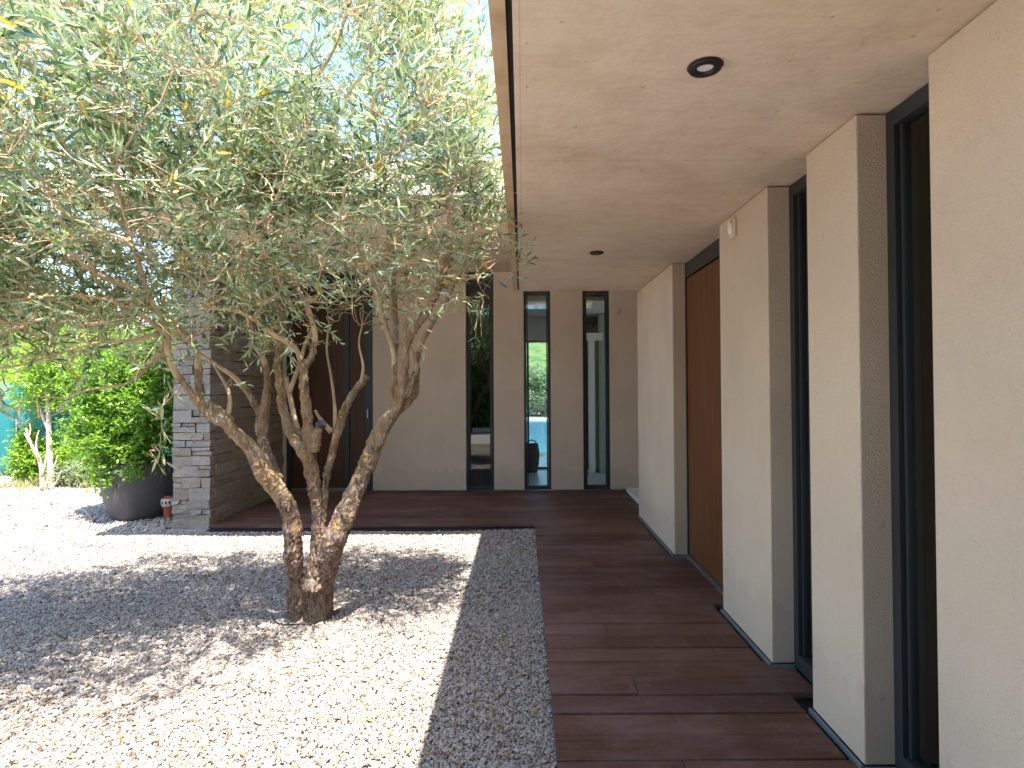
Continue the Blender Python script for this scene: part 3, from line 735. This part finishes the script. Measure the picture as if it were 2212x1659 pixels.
# ------------------------------------------------------------------ behind the camera (mirrored in the windows, plus added shade casters)
hd = thing('hedge', 'tall dark evergreen hedge closing the courtyard opposite the far wall', 'hedge', (-5, -3.6, 0))
m = MB(); n = 9000; P = np.stack([rng.uniform(-11, -.2, n), -2.75 + rng.normal(0, .12, n), rng.uniform(.1, 2.7, n)], -1)
leaves(m, P, unit(n), unit(n), rng.uniform(.1, .2, n), rng.uniform(.06, .1, n)); part(m, 'foliage', GREEN, hd)
m = MB(); m.box(-11, -.2, -3.3, -2.8, -.03, 2.6); part(m, 'core', m_plain('dark_hedge_core', (.02, .03, .015), .95, 0, .1, .3, .5), hd)
for k_, (x_, y_, h_) in enumerate(((-8.5, -5.0, 5.0), (-4.5, -5.3, 5.4), (-2.2, -5.4, 4.2), (2.5, -5.6, 5.5))):
    bgtree(('leftmost', 'second', 'third', 'rightmost')[k_] + ' dark tree in the row standing behind the courtyard hedge', x_, y_, 1.0, h_, 1.9, GREEN, 1300, .15)
bgtree('tall spreading tree added unseen behind the camera to shade the courtyard gravel', -4.1, -1.9, 2.6, 5.2, 1.9, GREEN, 5200, .15)  # added out of view: its shadow cuts bounce onto camera-facing walls
m = MB(); m.box(-.15, 1.23, -2.9, -2.7, .01, 2.39); part(m, 'wall', DARK)  # unseen dark end wall, added to block light reaching camera-facing surfaces
m = MB(); m.box(-11, 0, -2.55, -2.45, -.04, .09); k_ = m.build('kerb', WHITE); tag(k_, kind='structure')

# ------------------------------------------------------------------ the olive tree
def c4(cx, cy): return 345.6 + .4859 * cx, 576 + .4859 * cy
limbs = {}
def limb(pts, cs=True):
    """rows: x, y, width, depth; crop units -> world points with radii"""
    out = []; Y = 3.4
    for p in pts:
        x, y, w_ = p[:3]; Y = p[3] if len(p) > 3 else Y
        s = .4859 if cs else 1
        if cs: x, y = c4(x, y)
        q = at(x, y, Y); out.append((*q, w_ * s * Y / 1229 / 2))
    return np.array(out)
MAIN = [
 [(650,1530,150,3.58),(618,1400,118,3.48),(592,1250,96,3.36),(575,1120,98,3.33),(540,1010,100,3.30),(480,930,98,3.27),(410,830,88,3.24),(340,745,76,3.20),(290,690,62,3.17),(230,670,52,3.14),(170,610,46,3.10),(110,520,40,3.05),(60,450,36,3.0),(30,360,34,2.97),(25,273,32,2.95),(-42,136,28,2.92),(-94,-12,26,2.88),(-168,-185,24,2.84),(-254,-270,20,2.8)],
 [(300,700,56,3.17),(240,625,46,3.17),(190,590,44,3.18),(172,500,36,3.2),(168,420,32,3.22),(150,350,28,3.24),(110,300,24,3.26),(60,240,20,3.28),(0,190,16,3.3),(-80,150,12,3.3)],
 [(300,660,28,3.2),(312,600,22,3.25),(300,540,20,3.3),(265,480,16,3.33),(235,430,12,3.36)],
 [(520,950,60,3.36),(480,840,54,3.46),(450,740,52,3.54),(435,640,36,3.58),(390,560,34,3.62),(330,490,26,3.66),(240,430,20,3.7),(160,370,14,3.72)],
 [(450,740,50,3.54),(462,640,56,3.58),(478,520,40,3.6),(470,430,30,3.62),(420,340,26,3.66),(392,240,24,3.68),(360,120,20,3.7),(340,-30,16,3.7)],
 [(690,1430,100,3.43),(698,1290,84,3.44),(702,1160,78,3.45),(698,1050,76,3.45),(685,950,75,3.44),(668,870,76,3.43),(655,820,72,3.42)],
 [(660,850,64,3.43),(618,795,64,3.43),(580,735,60,3.45),(550,640,52,3.46),(535,540,46,3.48),(525,430,42,3.5),(538,330,40,3.5),(545,240,36,3.5),(535,120,34,3.5),(515,10,26,3.5),(480,-120,20,3.48),(440,-300,15,3.45)],
 [(660,860,66,3.42),(655,740,58,3.39),(650,600,55,3.37),(640,500,52,3.36),(640,430,44,3.36)],
 [(640,450,36,3.36),(620,400,30,3.33),(590,350,27,3.30),(520,310,25,3.25),(450,260,22,3.2),(380,215,20,3.15),(310,190,16,3.1),(230,190,12,3.05)],
 [(645,440,38,3.37),(680,385,34,3.38),(690,310,32,3.39),(675,240,30,3.40),(650,170,28,3.40),(620,110,26,3.40),(590,60,24,3.4),(560,-60,24,3.4),(520,-120,26,3.36),(507,-320,28,3.34),(492,-506,27,3.3),(470,-670,25,3.26),(440,-820,22,3.2),(410,-980,18,3.12),(380,-1200,14,3.05)],
 [(640,790,30,3.46),(605,700,30,3.5),(580,590,26,3.52),(562,490,22,3.54)],
 [(575,560,22,3.52),(620,440,22,3.56),(650,330,20,3.6),(690,260,16,3.64)],
 [(680,820,50,3.40),(697,750,44,3.36),(718,700,40,3.32)],
 [(712,1200,30,3.48),(735,1050,30,3.56),(738,950,36,3.62),(760,850,44,3.65),(785,750,48,3.68),(812,660,46,3.7),(845,590,42,3.72),(885,530,38,3.75),(925,485,30,3.78)],
 [(780,730,20,3.68),(775,600,16,3.7),(760,480,15,3.7),(742,370,12,3.7),(750,250,10,3.7)],
 [(765,735,24,3.67),(715,680,20,3.64),(690,640,15,3.6)],
 [(895,520,20,3.75),(902,440,15,3.76),(885,340,11,3.78),(900,260,8,3.8)],
 [(700,1530,155,3.58),(708,1420,140,3.50),(752,1270,136,3.38),(812,1140,120,3.40),(865,1010,106,3.42),(910,890,98,3.44),(960,780,90,3.46),(1010,690,84,3.48),(1052,630,72,3.5)],
 [(1048,640,48,3.5),(1040,550,36,3.5),(1042,450,32,3.5),(1035,370,31,3.5),(1015,300,29,3.5),(990,220,27,3.49),(965,130,27,3.48),(945,60,24,3.47),(900,-40,16,3.45),(850,-160,12,3.42)],
 [(1040,400,34,3.52),(1048,300,38,3.55),(1040,180,36,3.57),(1035,80,33,3.58),(1030,-20,30,3.58),(1020,-180,26,3.57),(1000,-380,20,3.55),(1020,-560,14,3.5)],
 [(1050,640,64,3.5),(1075,550,54,3.48),(1088,450,48,3.46),(1092,370,47,3.44),(1130,280,47,3.42),(1185,200,46,3.40),(1235,110,42,3.38),(1268,20,38,3.36),(1286,-80,34,3.34),(1290,-160,30,3.32),(1278,-320,28,3.28),(1274,-500,30,3.24),(1280,-640,26,3.2),(1295,-780,16,3.15),(1320,-980,13,3.1)],
 [(1055,640,48,3.52),(1115,590,42,3.56),(1142,540,38,3.6),(1140,440,34,3.62),(1160,350,30,3.64),(1220,240,24,3.68),(1290,120,18,3.7),(1340,20,14,3.7),(1390,-120,12,3.66)],
 [(1090,560,36,3.5),(1135,470,32,3.54),(1120,380,28,3.58),(1090,300,26,3.6),(1095,160,22,3.62),(1100,0,20,3.62),(1130,-200,16,3.6)],
]
LEFT = [  # display-pixel coordinates
 [(345,720,13,2.98),(290,735,10,2.9),(210,740,8,2.8),(120,765,7,2.72),(40,790,6,2.65),(-40,800,5,2.6)],
 [(360,740,11,3.0),(310,800,9,2.95),(270,830,7,2.88),(200,840,6,2.8),(140,860,5,2.75)],
 [(290,690,10,2.87),(180,700,8,2.75),(90,690,7,2.65),(0,720,6,2.55),(-60,740,5,2.5)],
 [(440,640,11,3.6),(380,600,9,3.6),(320,560,8,3.55),(270,560,7,3.5)],
 [(325,642,14,2.92),(280,620,13,2.88),(236,603,12,2.8),(194,583,11,2.74),(155,547,10,2.7),(111,522,9,2.65),(55,486,8,2.58),(22,445,7,2.5),(-40,400,6,2.45)],
 [(205,588,9,2.75),(180,545,8,2.7),(155,514,8,2.66),(122,458,7,2.6),(100,380,6,2.55)],
 [(345,712,14,2.96),(318,690,12,2.9),(270,660,10,2.84),(190,640,8,2.76),(100,640,7,2.66),(20,650,5,2.6)],
 [(264,486,12,2.84),(250,380,10,2.76),(225,260,9,2.66),(200,120,8,2.55),(180,0,7,2.5)],
 [(222,445,9,2.8),(150,330,8,2.66),(90,200,7,2.55),(40,60,6,2.45)],
 [(555,430,9,3.45),(520,300,8,3.36),(470,150,8,3.26),(430,0,7,3.15)],
 [(585,330,9,3.34),(650,220,8,3.3),(720,110,8,3.25),(760,0,7,3.2)],
 [(842,566,10,3.58),(835,420,9,3.55),(815,300,8,3.5),(800,150,7,3.4),(805,0,6,3.3)],
 [(965,330,9,3.28),(1000,240,7,3.3),(1020,130,6,3.3),(1030,20,5,3.3)],
]
nodesP, nodesR = [], []
tk, br = MB(), MB()
for k, L_ in enumerate(MAIN + LEFT):
    a = limb(L_, k < len(MAIN)); 
    if k in (0, 17): a[0, 2] = -.08
    a = spline(a, 6 if k < len(MAIN) else 5); a[:, 3] *= np.clip(1.02 - .035 * np.arange(len(a)), .78, 1.0)
    if k in (0, 5, 17) or True:
        # knotty irregularity along the limb
        ph = rng.uniform(0, 6, 4); t = np.arange(len(a))
        a[:, 3] *= 1 + .045 * np.sin(t * .37 + ph[0]) + .03 * np.sin(t * 1.1 + ph[1])
        a[:, 0] += .10 * a[:, 3] * np.sin(t * .31 + ph[2]); a[:, 1] += .3 * a[:, 3] * np.sin(t * .3 + ph[3])
    a[:, 3] = np.maximum(a[:, 3], .0045)
    thick = a[:, 3] > .017
    if thick.sum() > 3:
        e = np.max(np.nonzero(thick)[0]) + 1
        tube(tk, a[:e, :3], a[:e, 3], 18, True, .015)
        if e < len(a) - 1: tube(br, a[e - 2:, :3], a[e - 2:, 3], 8)
    else: tube(br, a[:, :3], a[:, 3], 8)
    nodesP.append(a[:, :3]); nodesR.append(a[:, 3])
    if k == 12: cut = a[-1, :3]
# root flare and burls
for (x, y, z, r) in ((-1.42, 3.56, -.06, .075), (-1.22, 3.55, -.07, .08), (-1.32, 3.50, -.07, .09), (-1.33, 3.66, -.05, .09), (-1.28, 3.54, .10, .075), (-1.17, 3.60, -.06, .06), (-1.46, 3.62, -.06, .06)):
    tk.add(np.array([x, y, z]) + ICV * r * (1 + rng.normal(0, .08, (12, 1))), ICF)
olive = thing('olive_tree', 'large multi stemmed olive tree growing from the gravel courtyard', 'olive tree', (-1.32, 3.58, -.03))
trunk = part(tk, 'trunk', BARK, olive, True)
rm = trunk.modifiers.new('remesh', 'REMESH'); rm.mode = 'VOXEL'; rm.voxel_size = .0085; rm.use_smooth_shade = True
sm = trunk.modifiers.new('smooth', 'SMOOTH'); sm.factor = .5; sm.iterations = 3
tx = bpy.data.textures.new('bark_lumps', 'CLOUDS'); tx.noise_scale = .055; tx.noise_depth = 3
dm = trunk.modifiers.new('lumps', 'DISPLACE'); dm.texture = tx; dm.texture_coords = 'GLOBAL'; dm.strength = .022; dm.mid_level = .5
tx2 = bpy.data.textures.new('bark_ridges', 'MUSGRAVE') if False else bpy.data.textures.new('bark_ridges', 'CLOUDS'); tx2.noise_scale = .018; tx2.noise_depth = 2
dm = trunk.modifiers.new('ridges', 'DISPLACE'); dm.texture = tx2; dm.texture_coords = 'GLOBAL'; dm.strength = .020; dm.mid_level = .5
m = MB(); q = cut; dq = nodesP[12][-1] - nodesP[12][-4]; dq /= np.linalg.norm(dq); tube(m, [q - dq * .01, q + dq * .012], [.030, .024], 12); part(m, 'pruning_scar', BLACK, olive)

NP_ = np.concatenate(nodesP); NR = np.concatenate(nodesR)
ELL = np.array([(-1.75, 2.95, 3.05, 1.45, 1.05, 1.25), (-2.9, 2.75, 2.35, 1.15, .95, 1.0), (-.75, 3.35, 2.75, .66, .75, .95), (-1.6, 3.35, 2.15, 1.05, .75, .55), (-.50, 3.3, 2.2, .40, .55, .50), (-2.3, 2.3, 2.9, 1.0, .7, 1.1), (-1.2, 3.0, 3.75, 1.0, .8, .5), (-.50, 3.05, 3.25, .42, .6, .75), (-.36, 3.35, 2.85, .25, .6, .75), (-1.65, 3.1, 2.68, .65, .6, .34), (-1.0, 3.3, 2.62, .5, .5, .3), (-3.2, 2.9, 1.95, 1.0, .75, .50), (-2.2, 3.1, 1.85, .7, .6, .38)])
def sample(n, inner=.35):
    out = []
    w_ = (ELL[:, 3] * ELL[:, 4] * ELL[:, 5]) ** .85; w_ /= w_.sum()
    tot = 0
    while tot < n:
        k = rng.choice(len(ELL), n, p=w_); E = ELL[k]; P = E[:, :3] + unit(n) * E[:, 3:] * (rng.random(n) ** inner)[:, None]
        x, y, z = P.T
        ok = ~((x > -.115) & (z > 2.25)) & (x < -.04) & ~((y > 4.5) & (z > 2.75)) & (np.linalg.norm(P - np.array([0, 0, H]), axis=1) > 1.75) & (y > 1.35)
        # low limit of the crown, higher under the middle of the tree
        low = np.where(x < -2.0, 1.45 + .12 * np.sin(x * 4), np.where(x < -1.2, 1.62, np.where(x < -.75, 1.72, 1.85)))
        ok &= z > low + .1 * np.sin(x * 9 + y * 7)
        out.append(P[ok]); tot += ok.sum()
    return np.concatenate(out)[:n]
def nearest(Q, zbias=True):
    D = np.linalg.norm(NP_ - Q, axis=1)
    if zbias: D = D + .6 * np.maximum(0, NP_[:, 2] - Q[2]) + .25 * (NR > .03)
    return int(np.argmin(D))
def grow(targets, r0, r1, npts, wob, k=5, maxd=9, rmin=.0009):
    global NP_, NR
    newP, newR, segs = [], [], []
    for Q in targets:
        a = nearest(Q); p0 = NP_[a]; d = np.linalg.norm(Q - p0)
        if d > maxd or d < .06: continue
        rr = min(NR[a] * .7, r0)
        mid = p0 + (Q - p0) * .5 + np.array([0, 0, -.10 * d]) * rng.uniform(-.6, 1) + rng.normal(0, wob * d, 3)
        pts = spline([p0, mid, Q], npts); pts[1:-1] += rng.normal(0, .012 * d, (len(pts) - 2, 3))
        rad = np.linspace(rr, max(r1, rmin), len(pts))
        segs.append((pts, rad)); newP.append(pts[2:]); newR.append(rad[2:])
        if len(newP) % 20 == 0: NP_ = np.vstack([NP_] + newP[-20:]); NR = np.concatenate([NR] + newR[-20:])
    k_ = len(newP) - len(newP) % 20
    if newP[k_:]: NP_ = np.vstack([NP_] + newP[k_:]); NR = np.concatenate([NR] + newR[k_:])
    for pts, rad in segs: tube(br, pts, rad, k, False)
    return segs
grow(sorted(sample(150, .30), key=lambda q: q[2]), .011, .0045, 6, .10, 6)
grow(sample(900, .35), .0048, .0022, 4, .12, 4)
grow(np.array([-1.75, 1.95, 2.55]) + unit(40) * np.array([.75, .35, .65]) * rng.random((40, 1)) ** .4, .0048, .0022, 5, .08, 4)
part(br, 'branches', TWIG, olive, True)

lv, tw, ol = MB(), MB(), MB()
def shoots(Q, dens=1.0, attach=True, lo=.20, hi=.42):
    PP, DD, NN, LL, WW = [], [], [], [], []
    for q in Q:
        a = nearest(q); p0 = NP_[a]; d = q - p0; dl = np.linalg.norm(d)
        if dl > .62 or dl < .01: continue
        L_ = rng.uniform(lo, hi)
        cdir = q - np.array([-1.6, 3.1, 2.3]); cdir /= np.linalg.norm(cdir) + 1e-6
        dir_ = d / dl * .5 + cdir * .55 + rng.normal(0, .38, 3) + np.array([0, 0, .30]); dir_ /= np.linalg.norm(dir_)
        end = q + dir_ * L_ * .6 + np.array([0, 0, -.05 * rng.random()])
        pts = spline([p0, p0 + d * .6 + rng.normal(0, .02, 3), q, end], 3)
        tube(tw, pts, np.linspace(.0024, .0010, len(pts)), 3, False)
        seg = pts[-6:]; n = int(rng.integers(12, 22) * dens)
        if n < 2: continue
        t = np.linspace(0, len(seg) - 1.01, n); i0 = t.astype(int); P = seg[i0] + (seg[i0 + 1] - seg[i0]) * (t - i0)[:, None]
        T = seg[i0 + 1] - seg[i0]; T /= np.linalg.norm(T, axis=1)[:, None] + 1e-9
        s0 = np.cross(T, np.array([0.1, .2, 1.])); s0 /= np.linalg.norm(s0, axis=1)[:, None] + 1e-9; s1 = np.cross(T, s0)
        ph = (np.arange(n) // 2) * 1.57 + (np.arange(n) % 2) * 3.14 + rng.normal(0, .35, n) + rng.uniform(0, 3)
        side = s0 * np.cos(ph)[:, None] + s1 * np.sin(ph)[:, None]
        D = T * rng.uniform(.7, 1.3, (n, 1)) + side * rng.uniform(.4, .85, (n, 1)) + rng.normal(0, .12, (n, 3))
        PP.append(P); DD.append(D); NN.append((T * .9 - side * .25 + rng.normal(0, .45, (n, 3)) + np.array([0, -.15, .25])) * np.array([1, 1, .5]))
        sz = rng.uniform(.75, 1.15)
        LL.append(sz * rng.uniform(.046, .088, n)); WW.append(sz * rng.uniform(.0092, .0145, n))
        if rng.random() < .07:
            for _ in range(rng.integers(1, 4)):
                c = P[rng.integers(n)] + rng.normal(0, .012, 3); ol.add(c + ICV * np.array([.0065, .0065, .0085]), ICF)
    leaves(lv, np.concatenate(PP), np.concatenate(DD), np.concatenate(NN), np.concatenate(LL), np.concatenate(WW), .22, .12)
cen = sample(300, .40)
cl = np.repeat(cen, 22, 0) + rng.normal(0, .105, (len(cen) * 22, 3)) * np.array([1, 1, .9])
cl = cl[~((cl[:, 0] > -.115) & (cl[:, 2] > 2.25)) & (cl[:, 0] < -.03)]
def thin(P):
    lowz = (P[:, 2] < 2.45) & (P[:, 0] > -2.3)
    P = P[~lowz | (rng.random(len(P)) < .48)]
    high = P[:, 2] > 1.48 + .68 * P[:, 1]          # above the view: thinned so sunlight reaches the leaves below
    return P[~high | (rng.random(len(P)) < .30)]
shoots(thin(cl), .72); shoots(thin(sample(1900, .45)), .72)
near_ = np.array([-1.75, 1.95, 2.55]) + unit(90) * np.array([.75, .35, .65]) * rng.random((90, 1)) ** .4
near_ = near_[np.linalg.norm(near_ - [0, 0, H], axis=1) > 1.7]; shoots(near_, .8)
# sparse bare twigs low in the crown
low = np.array([p for p in sample(5200, .6) if p[2] < 2.35])[:1000]; shoots(low, .18, True, .12, .25); shoots(low[::-1][:700] + rng.normal(0, .08, (min(700, len(low)), 3)), .12, True, .1, .2)
# shoots reaching the canopy edge and a sprout on the trunk
Q = np.array([at(x, y, Y_) for x, y, Y_ in ((1090, 345, 2.9), (1100, 360, 2.9), (1085, 420, 3.0), (1110, 545, 3.3), (1120, 560, 3.3), (1128, 575, 3.35), (1105, 600, 3.4), (1115, 520, 3.3), (1135, 555, 3.3), (1075, 500, 3.3), (1060, 470, 3.2), (1040, 600, 3.4), (1020, 560, 3.4), (350, 880, 2.85), (352, 930, 2.85), (345, 965, 2.85), (335, 990, 2.85), (365, 850, 2.9), (340, 900, 2.8), (20, 880, 2.5), (45, 910, 2.5), (10, 850, 2.5), (500, 830, 3.3))])
for q in Q:
    NP_ = np.vstack([NP_, q[None] - [0.02, 0, .02]]); NR = np.append(NR, .002)
    a = int(np.argmin(np.linalg.norm(NP_[:-1] - q, axis=1) + .3 * np.maximum(0, -NP_[:-1, 2] + q[2]) * (q[2] < 1.5)))
    pts = spline([NP_[a], (NP_[a] + q) / 2 + rng.normal(0, .02, 3) + [0, 0, .02], q], 5); tube(tw, pts, np.linspace(.0035, .0016, len(pts)), 4, False)
shoots(Q, .6, True, .08, .16)
sp = at(703, 1207, 3.36); n = 14; leaves(lv, sp + rng.normal(0, .008, (n, 3)), unit(n) + np.array([0, -.3, .6]), unit(n), rng.uniform(.02, .04, n), np.full(n, .009))
tag(part(lv, 'crown', OLEAF, olive), kind=None); part(tw, 'twigs', TWIG, olive); o = part(ol, 'olives', OLIVE, olive, True); o['kind'] = 'stuff'
print('leaf faces', sum(len(f) for f in lv.f))

# black irrigation ring at the foot of the tree
a = np.linspace(3.5, 5.0, 26); pts = np.stack([-1.34 + .22 * np.cos(a), 3.60 + .19 * np.sin(a), -.019 - .006 * np.sin(a * 5)], -1)
m = MB(); tube(m, pts, .0055, 7); tag(m.build('irrigation_pipe', BLACK, smooth=True), 'thin black irrigation hose lying at the foot of the olive tree', 'hose')
